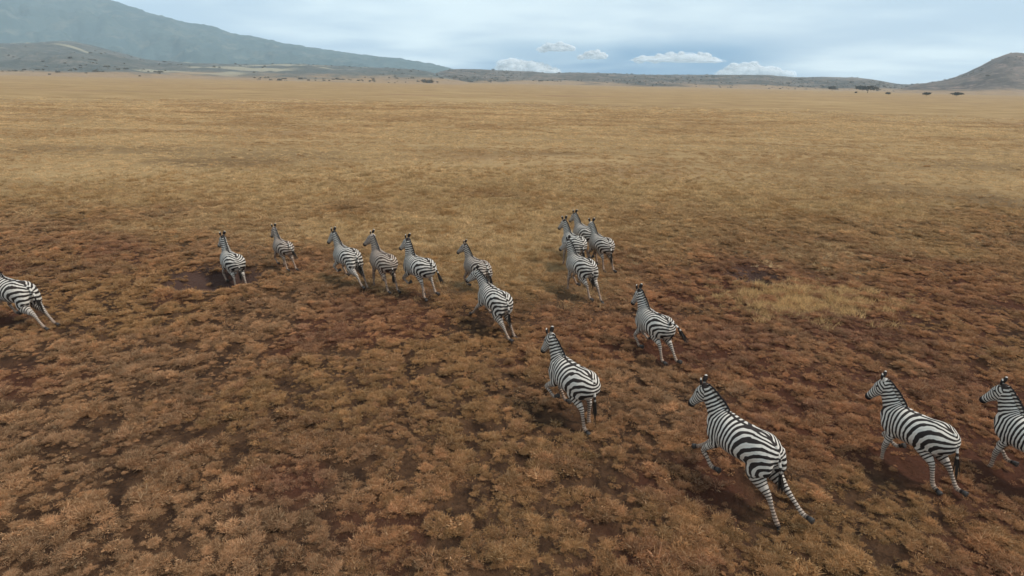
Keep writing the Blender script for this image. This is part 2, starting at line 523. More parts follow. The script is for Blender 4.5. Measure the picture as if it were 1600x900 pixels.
# ------------------------------------------------------------------ zebras
def zebra_mats():
    def stripe_mat(name, tint):
        m, t = new_mat(name)
        s = t.n('ShaderNodeAttribute', attribute_name='stripe').outputs['Fac']
        dk = t.n('ShaderNodeAttribute', attribute_name='dark').outputs['Fac']
        du = t.n('ShaderNodeAttribute', attribute_name='dust').outputs['Fac']
        tc = t.n('ShaderNodeTexCoord').outputs['Object']
        fine = t.noise(tc, 60.0, 3, 0.6)
        s2 = t.math('MULTIPLY_ADD', t.math('SUBTRACT', fine, 0.5), 0.25, s)
        f = t.smooth(s2, -0.24, 0.24)
        white = t.mix(fine, (0.56, 0.49, 0.41), (0.75, 0.68, 0.59))
        white = t.mix(du, white, (0.34, 0.215, 0.145))
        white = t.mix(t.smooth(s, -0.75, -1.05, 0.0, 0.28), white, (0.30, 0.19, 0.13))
        black = t.mix(fine, (0.012, 0.010, 0.010), (0.035, 0.027, 0.024))
        black = t.mix(t.math('MULTIPLY', du, 0.6), black, (0.16, 0.10, 0.07))
        col = t.mix(f, white, black)
        col = t.mix(dk, col, (0.018, 0.015, 0.015))
        bp = t.n('ShaderNodeBump', inp={'Strength': 0.35, 'Distance': 0.02, 'Height': t.math('MULTIPLY_ADD', t.noise(tc, 7.0, 3, 0.5), 2.0, fine)})
        finish(t, col, 0.8, 0.12, bp.outputs[0])
        return m
    a = stripe_mat('zebra_coat', 0)
    m, t = new_mat('zebra_black_hair')
    tc = t.n('ShaderNodeTexCoord').outputs['Object']
    finish(t, t.mix(t.noise(tc, 40, 3, 0.6), (0.012, 0.010, 0.009), (0.05, 0.038, 0.03)), 0.7, 0.15)
    h, t = new_mat('zebra_hoof')
    tc = t.n('ShaderNodeTexCoord').outputs['Object']
    finish(t, t.mix(t.noise(tc, 30, 3, 0.6), (0.025, 0.02, 0.018), (0.07, 0.055, 0.045)), 0.5, 0.3)
    e, t = new_mat('zebra_eye')
    tc = t.n('ShaderNodeTexCoord').outputs['Object']
    finish(t, t.mix(t.noise(tc, 90, 2, 0.5), (0.006, 0.005, 0.005), (0.02, 0.012, 0.008)), 0.12, 0.5)
    return a, m, h, e


M_COAT, M_HAIR, M_HOOF, M_EYE = zebra_mats()


def catmull(P, n):
    P = np.array(P, float)
    Q = np.vstack([2 * P[0] - P[1], P, 2 * P[-1] - P[-2]])
    out = []
    for i in range(1, len(Q) - 2):
        p0, p1, p2, p3 = Q[i - 1:i + 3]
        for k in range(n):
            t = k / n
            out.append(0.5 * (2 * p1 + (p2 - p0) * t + (2 * p0 - 5 * p1 + 4 * p2 - p3) * t * t + (3 * p1 - p0 - 3 * p2 + p3) * t ** 3))
    out.append(P[-1])
    return np.array(out)


def tube(path, ra, rb, side, ns=14, power=1.0):
    """closed tube; ra = radius across 'up' of the section, rb = radius along 'side'"""
    path = np.array(path); n = len(path)
    tan = np.gradient(path, axis=0); tan /= np.linalg.norm(tan, axis=1)[:, None] + 1e-9
    V = []
    side = np.array(side, float)
    for i in range(n):
        s = side - tan[i] * (side @ tan[i]); s /= np.linalg.norm(s) + 1e-9
        u = np.cross(s, tan[i])
        for k in range(ns):
            a = 2 * math.pi * k / ns
            ca, sa = math.cos(a), math.sin(a)
            V.append(path[i] + s * ca * rb[i] + u * sa * ra[i])
    F = []
    for i in range(n - 1):
        for k in range(ns):
            k2 = (k + 1) % ns
            F.append([i * ns + k, i * ns + k2, (i + 1) * ns + k2, (i + 1) * ns + k])
    V.append(path[0]); V.append(path[-1])
    a, b = n * ns, n * ns + 1
    for k in range(ns):
        k2 = (k + 1) % ns
        F.append([a, k2, k]); F.append([b, (n - 1) * ns + k, (n - 1) * ns + k2])
    return V, F


def near_poly(V, P, Rr):
    """distance to polyline, arc position, radius there"""
    best = np.full(len(V), 1e9); S = np.zeros(len(V)); RR = np.ones(len(V)); acc = 0.0
    for i in range(len(P) - 1):
        d = P[i + 1] - P[i]; L = np.linalg.norm(d) + 1e-9
        t = np.clip(((V - P[i]) @ d) / (L * L), 0, 1)
        q = np.linalg.norm(V - (P[i] + t[:, None] * d), axis=1)
        m = q < best
        best[m] = q[m]; S[m] = acc + t[m] * L; RR[m] = Rr[i] + (Rr[i + 1] - Rr[i]) * t[m]
        acc += L
    return best, S, RR


def rot2(l, ang):
    return np.array([l * math.sin(R(ang)), 0, -l * math.cos(R(ang))])


# leg poses: angles from straight down, positive forward
HIND = {'stand': (32, -40, 6, 25), 'push': (2, -58, -34, -50), 'push2': (12, -50, -22, -30), 'fwd': (56, -12, 26, 40), 'flex': (50, -58, -8, -60), 'mid': (40, -34, 8, 25),
        'kick': (-4, -66, -52, -80), 'ext': (-10, -68, -50, -70), 'gath': (64, -44, 4, -20)}
FORE = {'stand': (-42, 4, 0, 28), 'reach': (-16, 46, 42, 55), 'fold': (-36, 36, -48, -95), 'back': (-58, -26, -32, -10), 'mid': (-46, 14, 2, 30), 'tuck': (-30, 48, -70, -120)}


def zebra_geometry(p):
    parts = []
    chains = {}
    sx = np.array([-0.665, -0.61, -0.52, -0.40, -0.22, 0.0, 0.20, 0.38, 0.50, 0.61, 0.69])
    zc = np.array([1.10, 1.085, 1.055, 1.03, 1.00, 0.975, 0.965, 0.985, 1.01, 1.04, 1.06])
    hh = np.array([0.08, 0.16, 0.245, 0.295, 0.295, 0.295, 0.30, 0.315, 0.285, 0.215, 0.12])
    hw = np.array([0.085, 0.175, 0.255, 0.30, 0.312, 0.315, 0.29, 0.24, 0.20, 0.15, 0.09])
    ctrl = np.stack([sx, 0 * sx, zc, hh, hw], 1)
    c = catmull(ctrl, 4)
    parts.append(tube(c[:, :3], c[:, 3], c[:, 4], (0, 1, 0), 22))
    chains['torso'] = (c[:, :3], c[:, 4])
    # neck
    yaw = R(p.get('neck_yaw', 8)); el = R(p.get('neck_up', 52))
    n0 = np.array([0.40, 0, 1.03])
    d1 = np.array([math.cos(el), 0, math.sin(el)])
    d2 = np.array([math.cos(el + 0.12) * math.cos(yaw), math.cos(el + 0.12) * math.sin(yaw), math.sin(el + 0.12)])
    n1 = n0 + 0.19 * d1; n2 = n1 + 0.175 * (0.6 * d1 + 0.4 * d2); n3 = n2 + 0.165 * d2; n4 = n3 + 0.15 * d2
    nk = np.array([np.r_[n0, 0.25, 0.16], np.r_[n1, 0.215, 0.14], np.r_[n2, 0.17, 0.108], np.r_[n3, 0.135, 0.088], np.r_[n4, 0.105, 0.078]])
    nk = catmull(nk, 5)
    parts.append(tube(nk[:, :3], nk[:, 3], nk[:, 4], (0, 1, 0), 16))
    chains['neck'] = (nk[:, :3], nk[:, 3])
    # head
    hy = yaw + R(p.get('head_yaw', 12)); hd = R(p.get('head_down', 40))
    ha = np.array([math.cos(hd) * math.cos(hy), math.cos(hd) * math.sin(hy), -math.sin(hd)])
    hs = np.array([-math.sin(hy), math.cos(hy), 0]); hu = np.cross(ha, hs)
    if hu[2] < 0: hu = -hu
    poll = n4 + 0.015 * d2
    tpos = 1.0 * np.array([-0.07, 0.02, 0.12, 0.22, 0.32, 0.41, 0.47, 0.505])
    off = np.array([-0.03, -0.035, -0.05, -0.05, -0.04, -0.035, -0.038, -0.04])
    hhh = np.array([0.06, 0.105, 0.128, 0.115, 0.085, 0.07, 0.066, 0.035])
    hww = np.array([0.05, 0.085, 0.095, 0.085, 0.064, 0.056, 0.058, 0.035])
    hp = poll + tpos[:, None] * ha + off[:, None] * hu
    hc = catmull(np.c_[hp, hhh, hww], 4)
    parts.append(tube(hc[:, :3], hc[:, 3], hc[:, 4], hs, 14))
    chains['head'] = (hc[:, :3], hc[:, 4])
    # legs
    hooves = []
    legs = []
    for nm, sgn in (('hl', 1), ('hr', -1)):
        a = HIND[p[nm]] if isinstance(p[nm], str) else p[nm]
        hip = np.array([-0.43, 0.135 * sgn, 1.05])
        st = hip + rot2(0.34, a[0]) + [0, 0.02 * sgn, 0]
        hk = st + rot2(0.40, a[1]) + [0, -0.015 * sgn, 0]
        ft = hk + rot2(0.38, a[2])
        hf = ft + rot2(0.12, a[3])
        back = np.array([-0.055, 0, 0.0])
        mid = (hip + st) / 2 + back
        gm = st + (hk - st) * 0.5
        cm = hk + (ft - hk) * 0.5
        ct = np.array([np.r_[hip + [0, 0, 0.02], 0.215, 0.125], np.r_[mid, 0.215, 0.135], np.r_[st + back, 0.19, 0.122], np.r_[gm, 0.118, 0.084], np.r_[hk, 0.060, 0.046],
                       np.r_[cm, 0.037, 0.031], np.r_[ft, 0.042, 0.037], np.r_[hf, 0.038, 0.036]])
        ct = catmull(ct, 4)
        parts.append(tube(ct[:, :3], ct[:, 3], ct[:, 4], (0, 1, 0), 14))
        legs.append(('h', ct[:, :3], ct[:, 3], 0.34)); hooves.append((ft, hf))
    for nm, sgn in (('fl', 1), ('fr', -1)):
        a = FORE[p[nm]] if isinstance(p[nm], str) else p[nm]
        sc = np.array([0.40, 0.12 * sgn, 1.12])
        sh = np.array([0.52, 0.14 * sgn, 0.93])
        elb = sh + rot2(0.22, a[0])
        kn = elb + rot2(0.37, a[1])
        ft = kn + rot2(0.28, a[2])
        hf = ft + rot2(0.12, a[3])
        fm = elb + (kn - elb) * 0.45
        cm = kn + (ft - kn) * 0.5
        ct = np.array([np.r_[sc, 0.15, 0.085], np.r_[sh - [0.05, 0, 0.02], 0.14, 0.095], np.r_[elb, 0.10, 0.078], np.r_[fm, 0.066, 0.055], np.r_[kn, 0.05, 0.045],
                       np.r_[cm, 0.033, 0.03], np.r_[ft, 0.039, 0.036], np.r_[hf, 0.036, 0.034]])
        ct = catmull(ct, 4)
        parts.append(tube(ct[:, :3], ct[:, 3], ct[:, 4], (0, 1, 0), 14))
        legs.append(('f', ct[:, :3], ct[:, 3], 0.40)); hooves.append((ft, hf))
    V, F = [], []
    for v, f in parts:
        o = len(V); V += [tuple(q) for q in v]; F += [[k + o for k in q] for q in f]
    low = min(min(h[1][2] for h in hooves) - 0.05, 1.0)
    return dict(V=V, F=F, chains=chains, legs=legs, hooves=hooves, poll=poll, ha=ha, hs=hs, hu=hu, nk=nk, low=low, d2=d2)


X_P, Z_P = -0.68, 0.80
def torso_phase(x, y, z):
    dx = (x - X_P) * 0.78
    dz = z - Z_P + 0.65 * np.maximum(0, 0.19 - np.abs(y)) * sstep(z, 1.0, 1.25)
    k = 1 - sstep(dx, 0.06, 0.78)
    d = np.sqrt(np.maximum(dx, 0) ** 2 + k * dz ** 2)
    # broad stripes on the haunch, narrow ones forward
    return np.where(d < 0.50, d / 0.098, 0.50 / 0.098 + (d - 0.50) / 0.058)


def stripes(V, N, g, seed, leg_dust):
    x, y, z = V.T
    ch = g['chains']
    wob = (fbm(x * 4 + seed, z * 4 + y * 3, 1.0, 3, 0.5, seed) - 0.5)
    fine = (fbm(x * 14 + seed, z * 14 + y * 9, 1.0, 2, 0.5, seed + 5) - 0.5)
    own_f = 0.90 + 0.22 * ((seed * 0.618) % 1.0)          # every animal its own stripe spacing
    ph = torso_phase(x, y, z) * own_f + wob * 0.6 + fine * 0.22
    thr = np.full(len(V), -0.08)
    # neck
    dn, sn, rn = near_poly(V, *ch['neck'])
    base = torso_phase(np.array([0.50]), 0, np.array([1.0]))[0] * own_f
    phn = base + (sn - 0.16) / 0.066 + wob * 0.4 + fine * 0.25
    wn = sstep(sn, 0.05, 0.30) * sstep(x + 0.6 * (z - 1.0), 0.38, 0.66)
    ph = ph * (1 - wn) + phn * wn
    s = np.sin(2 * np.pi * ph)
    # head: narrow bands
    dh, sh, rh = near_poly(V, *ch['head'])
    onhead = (dh / np.maximum(rh, 0.02) < dn / np.maximum(rn, 0.02) * 1.5) & (sh > 0.03)
    lat = np.abs((V - g['poll']) @ g['hs'])
    up = (V - g['poll']) @ g['hu']
    phh = (sh - 0.7 * lat + 0.25 * up) / 0.058 + fine * 0.3
    wh = np.where(onhead, sstep(sh, 0.03, 0.10), 0)
    s = s * (1 - wh) + np.sin(2 * np.pi * phh) * wh
    thr = thr * (1 - wh) + 0.05 * wh
    dark = np.where(onhead, sstep(sh, 0.47, 0.51), 0)
    # legs
    for kind, P, Rr, s0 in g['legs']:
        dl, sl, rl = near_poly(V, P, Rr)
        own = (dl < rl * 1.45 + 0.01)
        wl = np.where(own, sstep(sl, s0 - 0.02, s0 + 0.14), 0)
        phl = sl / np.where(sl > 0.62, 0.046, 0.056) + wob * 0.5 + fine * 0.25
        s = s * (1 - wl) + np.sin(2 * np.pi * phl) * wl
        thr = thr + wl * (0.18 + 0.25 * sstep(sl, 0.7, 1.0))
        dark = np.maximum(dark, np.where(own, sstep(sl, P_len(P) - 0.07, P_len(P) - 0.03), 0))
    # dorsal line, white belly
    spine = (np.abs(y) < 0.045) & (N[:, 2] > 0.5) & (x < 0.45) & (z > 1.1)
    s = np.where(spine, np.maximum(s, 1.2 - np.abs(y) / 0.022), s)
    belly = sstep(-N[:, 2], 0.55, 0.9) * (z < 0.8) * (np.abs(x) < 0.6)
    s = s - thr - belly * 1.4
    dust = np.clip(leg_dust * (1 - sstep(z, 0.15, 0.85)) + 0.22 * (fbm(x * 3, z * 3 + y, 1.0, 3, 0.5, seed + 9)) + 0.12 * belly, 0, 0.92)
    return s, dark, dust


def P_len(P):
    return np.linalg.norm(np.diff(P, axis=0), axis=1).sum()


def set_attrs(me, s, dark, dust):
    for nm, a in (('stripe', s), ('dark', dark), ('dust', dust)):
        at = me.attributes.new(nm, 'FLOAT', 'POINT')
        at.data.foreach_set('value', np.asarray(a, np.float32))


def grid_faces(n, m):
    return [[i * m + j, i * m + j + 1, (i + 1) * m + j + 1, (i + 1) * m + j] for i in range(n - 1) for j in range(m - 1)]


def add_zebra_parts(root, g, p, M4, seed):
    """mane, ears, tail, hooves and eyes; coordinates in the body frame, turned by M4 (rocking of the gallop)"""
    rg = np.random.default_rng(seed + 100)
    def put(name, V, F, mat, parent=root, attrs=None):
        V = np.array(V, float)
        V2 = V @ np.array(M4.to_3x3()).T + np.array(M4.translation)
        o = mesh_obj(name, V2, F, mat, parent)
        if attrs: set_attrs(o.data, *attrs)
        return o
    nk = g['nk']
    # mane: upright crest, banded on with the neck stripes, dark at the edge
    n = len(nk); cs = []
    P = nk[:, :3]; tan = np.gradient(P, axis=0); tan /= np.linalg.norm(tan, axis=1)[:, None]
    V, F, st, dk = [], [], [], []
    base = torso_phase(np.array([0.50]), 0, np.array([1.0]))[0]
    acc = np.r_[0, np.cumsum(np.linalg.norm(np.diff(P, axis=0), axis=1))]
    ups = np.cross(tan, np.tile([0, 1.0, 0], (n, 1))); ups = -ups if ups[n // 2][2] < 0 else ups
    ups /= np.linalg.norm(ups, axis=1)[:, None]
    K = 60
    for i in range(K + 1):
        u = i / K
        sa = acc[-1] * (0.22 + 0.82 * u)
        q = np.array([np.interp(min(sa, acc[-1]), acc, P[:, c]) for c in range(3)]) + tan[-1] * max(0, sa - acc[-1])
        up = np.array([np.interp(min(sa, acc[-1]), acc, ups[:, c]) for c in range(3)])
        rr = np.interp(sa, acc, nk[:, 3])
        h = 0.105 * math.sin(math.pi * min(1, 0.12 + u * 0.83)) ** 0.6 * rg.uniform(0.82, 1.08)
        ph = base + (sa - 0.16) / 0.066
        sv = math.sin(2 * math.pi * ph) + 0.08
        for a, w in ((-0.03, 0.024), (0.55, 0.017), (0.85, 0.012), (1.0, 0.006)):
            c = q + up * (rr - 0.012 + h * a)
            for sg in (1, -1):
                V.append(c + np.array([0, sg * w, 0])); st.append(sv); dk.append(1.0 if a >= 0.85 else 0.0)
    order = [0, 2, 4, 6, 7, 5, 3, 1]
    for i in range(K):
        for k in range(8):
            a, b = order[k], order[(k + 1) % 8]
            F.append([i * 8 + a, (i + 1) * 8 + a, (i + 1) * 8 + b, i * 8 + b])
    F.append([order[k] for k in range(8)][::-1]); F.append([K * 8 + order[k] for k in range(8)])
    put('mane', V, F, M_COAT, attrs=(st, dk, np.full(len(V), 0.15)))
    # ears
    for sg in (1, -1):
        b = g['poll'] + g['hu'] * 0.055 + g['hs'] * 0.055 * sg - g['ha'] * 0.01
        ax = g['hu'] * 0.50 - g['ha'] * p.get('ear_back', 0.95) + g['hs'] * 0.30 * sg; ax /= np.linalg.norm(ax)
        sd_ = np.cross(ax, g['ha']); sd_ /= np.linalg.norm(sd_)
        t = 0.9 * np.array([-0.02, 0.02, 0.055, 0.09, 0.125, 0.147, 0.157]); w = 1.18 * np.array([0.020, 0.030, 0.040, 0.042, 0.034, 0.020, 0.007])
        v, f = tube(b + t[:, None] * ax, w * 0.42, w, sd_, 10)
        tt = np.r_[np.repeat(t, 10), t[0], t[-1]]
        sv = np.where((tt > 0.045) & (tt < 0.115), 1.0, np.where((tt > 0.0) & (tt < 0.03), 0.3, -1.0))
        put('ear', v, f, M_COAT, attrs=(sv, np.zeros(len(v)), np.full(len(v), 0.02)))
    # eyes
    for sg in (1, -1):
        c = g['poll'] + g['ha'] * 0.13 + g['hs'] * 0.083 * sg + g['hu'] * 0.012
        v, f = tube(np.array([c - g['ha'] * 0.02, c - g['ha'] * 0.014, c, c + g['ha'] * 0.014, c + g['ha'] * 0.02]), [0.004, 0.014, 0.019, 0.014, 0.004], [0.004, 0.014, 0.019, 0.014, 0.004], g['hs'], 10)
        put('eye', v, f, M_EYE)
    # hooves
    for ft, hf in g['hooves']:
        d = hf - ft; d /= np.linalg.norm(d)
        v, f = tube(np.array([hf - d * 0.015, hf + d * 0.0, hf + d * 0.03, hf + d * 0.062, hf + d * 0.066]), [0.03, 0.041, 0.047, 0.052, 0.03], [0.03, 0.038, 0.043, 0.047, 0.03], (0, 1, 0), 12)
        put('hoof', v, f, M_HOOF)
    # tail with black tuft
    lift, sway = R(p.get('tail_lift', 30)), p.get('tail_sway', 0.0)
    b = np.array([-0.625, 0, 1.235])
    pts = [b + [0.04, 0, 0.0]]
    L = 0.0
    for i in range(9):
        a = lift * (1 - i / 9.0) + R(p.get('tail_end', 8))
        pts.append(pts[-1] + 0.072 * np.array([-math.sin(a), sway * 0.5 * (i / 8), -math.cos(a)]))
    pts = np.array(pts)
    rr = np.linspace(0.030, 0.015, len(pts))
    v, f = tube(pts[:7], rr[:7], rr[:7], (0, 1, 0), 10)
    sv = np.repeat(np.where(np.arange(7) % 2 == 0, -1.0, 0.8), 10); sv = np.r_[sv, sv[0], sv[-1]]
    tail = put('tail', v, f, M_COAT, attrs=(sv, np.zeros(len(v)), np.full(len(v), 0.1)))
    # tuft: a brush of hair strands
    V, F = [], []
    for k in range(46):
        i0 = 4 + rg.random() * 2.5
        q = np.array([np.interp(i0, range(len(pts)), pts[:, c]) for c in range(3)]) + rg.normal(0, 0.007, 3)
        d = pts[-1] - pts[-4]; d = d / np.linalg.norm(d) + rg.normal(0, 0.10, 3)
        l = rg.uniform(0.20, 0.36); o = len(V)
        w = np.array([0.5 * d[2], 1.0, -0.2]) if k % 2 else np.array([1.0, 0.3, 0.1]); w = w / np.linalg.norm(w) * 0.011
        for t_, ww in ((0, 0.5), (0.5, 1.0), (1.0, 0.15)):
            c = q + d * l * t_ + np.array([0, 0, -0.05]) * t_ * t_
            V += [c + w * ww, c - w * ww]
        F += [[o, o + 1, o + 3, o + 2], [o + 2, o + 3, o + 5, o + 4]]
    put('tuft', V, F, M_HAIR, tail)


# anchor pixel of the tail base, heading (deg from +X), size, pose, label
ZEBRAS = [
    dict(px=(1219.7, 694), head=120, size=0.95, ear_back=0.9, hl=(6, -52, -34, -45), hr=(-4, -64, -58, -88), fl='fold', fr='reach', neck_up=42, neck_yaw=12, head_yaw=4, head_down=62, tail_lift=18, tail_sway=-0.12, pitch=2,
         label='nearest and largest zebra, in the right foreground, hind legs pushing off'),
    dict(px=(1499.8, 670), head=112, size=0.9, hl=(58, -44, -16, -60), hr=(40, -52, -34, -85), fl='mid', fr='tuck', neck_up=54, neck_yaw=14, head_yaw=8, head_down=58, tail_lift=14, tail_sway=0.0, pitch=-2,
         label='large zebra between the nearest one and the one cut by the right edge'),
    dict(px=(1694, 690), head=106, size=0.9, hl='flex', hr='ext', fl='mid', fr='fold', neck_up=56, neck_yaw=10, head_yaw=8, head_down=55, tail_lift=20, pitch=1,
         label='zebra cut off by the right edge, only head and forequarters in view'),
    dict(px=(930, 590.5), head=122, size=0.93, ear_back=0.85, hl=(50, -52, -22, -70), hr=(64, -40, -4, -30), fl='tuck', fr='fold', neck_up=49, neck_yaw=6, head_yaw=6, head_down=62, tail_lift=10, pitch=2,
         label='zebra alone near the middle, in front of the others, neck raised'),
    dict(px=(1048.6, 501), head=112, size=0.92, hl=(56, -52, -26, -80), hr=(40, -58, -44, -100), fl='fold', fr='tuck', neck_up=56, neck_yaw=6, head_yaw=4, head_down=58, tail_lift=70, tail_sway=-0.5, tail_end=30, pitch=-1,
         label='zebra running alone right of the middle, tail flung out to the right'),
    dict(px=(793, 462), head=122, size=0.95, hl=(10, -58, -55, -90), hr=(30, -50, -45, -80), fl='reach', fr='tuck', neck_up=34, neck_yaw=10, head_yaw=18, head_down=46, tail_lift=24, pitch=3,
         label='zebra with lowered neck right behind the small one, left of the middle'),
    dict(px=(761, 405.6), head=126, size=0.86, brown=0.35, hl='ext', hr='push', fl='fold', fr='reach', neck_up=56, neck_yaw=8, head_yaw=20, head_down=44, tail_lift=34, tail_sway=-0.2, pitch=0,
         label='smaller zebra just beyond the one with lowered neck'),
    dict(px=(926.7, 406.7), head=117, size=0.95, brown=0.05, hl=(30, -58, -30, -80), hr='push', fl='mid', fr='fold', neck_up=54, neck_yaw=8, head_yaw=14, head_down=46, tail_lift=8, pitch=0,
         label='nearest zebra of the tight bunch of four'),
    dict(px=(911, 373), head=112, size=0.95, ear_back=0.45, hl='push2', hr=(56, -44, -30, -80), fl='mid', fr='fold', neck_up=54, neck_yaw=6, head_yaw=6, head_down=44, tail_lift=20, pitch=0,
         label='left zebra of the tight bunch of four, behind the nearest one'),
    dict(px=(926.7, 360), head=112, size=0.93, brown=0.15, hl=(56, -44, -30, -80), hr='push2', fl='fold', fr='mid', neck_up=45, neck_yaw=2, head_yaw=4, head_down=44, tail_lift=6, pitch=0,
         label='farthest zebra of the tight bunch of four'),
    dict(px=(954, 375.6), head=110, size=0.97, ear_back=0.45, brown=0.15, hl=(60, -48, -18, -60), hr=(44, -56, -34, -80), fl='tuck', fr='reach', neck_up=46, neck_yaw=-4, head_yaw=0, head_down=44, tail_lift=24, pitch=0,
         label='right zebra of the tight bunch of four'),
    dict(px=(674, 408), head=132, size=0.98, hl=(66, -30, -14, -50), hr=(70, -45, -30, -80), fl='tuck', fr='back', neck_up=72, neck_yaw=2, head_yaw=10, head_down=42, tail_lift=48, tail_end=22, tail_sway=-0.3, pitch=-1,
         label='right zebra of the three running side by side, neck upright'),
    dict(px=(612, 400), head=126, size=0.96, brown=0.48, hl=(60, -40, -30, -80), hr=(50, -50, -30, -80), fl='mid', fr='fold', neck_up=62, neck_yaw=10, head_yaw=22, head_down=44, tail_lift=6, pitch=1,
         label='middle zebra of the three running side by side, coat brownish'),
    dict(px=(556, 392), head=132, size=0.95, hl='ext', hr='push', fl='tuck', fr='fold', neck_up=54, neck_yaw=6, head_yaw=14, head_down=50, tail_lift=28, tail_sway=-0.25, pitch=0,
         label='left zebra of the three running side by side, dark tail hanging over its rump'),
    dict(px=(451, 380), head=132, size=0.80, brown=0.45, hl=(60, -40, -30, -80), hr=(40, -52, -40, -85), fl='fold', fr='mid', neck_up=60, neck_yaw=4, head_yaw=8, head_down=55, tail_lift=52, tail_end=24, tail_sway=-0.3, pitch=0,
         label='small zebra on the grass second from the left, tail slanting right'),
    dict(px=(369.5, 388), head=132, size=0.95, hl=(60, -48, -18, -60), hr=(44, -56, -34, -80), fl='fold', fr='tuck', neck_up=70, neck_yaw=2, head_yaw=14, head_down=48, tail_lift=4, pitch=0,
         label='zebra passing the dark pit in the ground at left'),
    dict(px=(44.4, 446.7), head=158, size=0.97, hl='ext', hr='kick', fl='reach', fr='fold', neck_up=44, neck_yaw=0, head_yaw=0, head_down=45, tail_lift=40, tail_end=14, tail_sway=-0.1, pitch=3,
         label='zebra cut off by the left edge, only rump and back in view'),
]
HERD = 'zebras running across the plain'


def build_herd():
    tmp = []
    for i, p in enumerate(ZEBRAS):
        g = zebra_geometry(p)
        me = bpy.data.meshes.new('body')
        me.from_pydata(g['V'], [], g['F'])
        o = bpy.data.objects.new('body', me); COL.objects.link(o)
        q = on_plane(*p['px'])
        m = o.modifiers.new('r', 'REMESH'); m.mode = 'VOXEL'; m.voxel_size = 0.0125 if q.y < 16 else 0.018
        sm = o.modifiers.new('s', 'SMOOTH'); sm.factor = 0.5; sm.iterations = 7 if q.y < 16 else 4
        tmp.append((p, g, o))
    dg = bpy.context.evaluated_depsgraph_get(); dg.update()
    for i, (p, g, o) in enumerate(tmp):
        me = bpy.data.meshes.new_from_object(o.evaluated_get(dg))
        bpy.data.objects.remove(o)
        me.name = 'body'
        n = len(me.vertices)
        V = np.empty(n * 3, np.float32); me.vertices.foreach_get('co', V); V = V.reshape(-1, 3).astype(float)
        N = np.empty(n * 3, np.float32); me.vertices.foreach_get('normal', N); N = N.reshape(-1, 3)
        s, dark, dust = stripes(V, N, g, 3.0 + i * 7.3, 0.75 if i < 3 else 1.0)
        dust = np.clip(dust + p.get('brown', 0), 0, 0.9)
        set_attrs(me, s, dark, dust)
        size = p['size']
        M4 = Matrix.Rotation(R(-p.get('pitch', 0)), 4, 'Y')
        lows = min((M4 @ Vector((hf + (hf - ft) / np.linalg.norm(hf - ft) * 0.066).tolist())).z for ft, hf in g['hooves'])
        lows = min(max(lows, 0.0), 0.12)
        M4 = Matrix.Translation((0, 0, -lows)) @ M4
        V2 = V @ np.array(M4.to_3x3()).T + np.array(M4.translation)
        me.vertices.foreach_set('co', V2.ravel()); me.update()
        me.polygons.foreach_set('use_smooth', [True] * len(me.polygons))
        me.materials.clear(); me.materials.append(M_COAT)
        # place: the tail base projects to its pixel
        tb = M4 @ Vector((-0.64, 0, 1.25))
        q = on_plane(*p['px'], tb.z * size)
        a = R(p['head'])
        x = q.x - size * tb.x * math.cos(a); y = q.y - size * tb.x * math.sin(a)
        root = bpy.data.objects.new('zebra', None); COL.objects.link(root)
        root.location = (x, y, float(ground_z(np.array([x]), np.array([y]))[0]) - 0.05)
        root.rotation_euler = (0, 0, a); root.scale = (size,) * 3
        tag(root, p['label'], 'zebra', HERD)
        b = bpy.data.objects.new('body', me); COL.objects.link(b); b.parent = root
        add_zebra_parts(root, g, p, M4, i)


build_herd()


# ------------------------------------------------------------------ grass and low dry herbs
def grass_mat():
    m, t = new_mat('dry_grass')
    att = t.n('ShaderNodeAttribute', attribute_name='tint', attribute_type='INSTANCER').outputs['Color']
    bl = t.n('ShaderNodeAttribute', attribute_name='blade').outputs['Fac']
    rnd = t.n('ShaderNodeObjectInfo').outputs['Random']
    v = t.math('MULTIPLY_ADD', bl, 1.05, t.math('MULTIPLY_ADD', rnd, 0.3, 0.32))
    sc = t.n('ShaderNodeVectorMath', operation='SCALE', inp={0: att, 'Scale': v}).outputs[0]
    col = t.mix(t.smooth(bl, 0.78, 1.0, 0, 0.5), sc, (0.60, 0.45, 0.27))
    d = t.n('ShaderNodeBsdfDiffuse', inp={'Color': col, 'Roughness': 0.6})
    tl = t.n('ShaderNodeBsdfTranslucent', inp={'Color': col})
    mx = t.n('ShaderNodeMixShader', inp={0: 0.4, 1: d.outputs[0], 2: tl.outputs[0]})
    out = t.n('ShaderNodeOutputMaterial')
    t.t.links.new(mx.outputs[0], out.inputs[0])
    return m


M_GRASS = grass_mat()


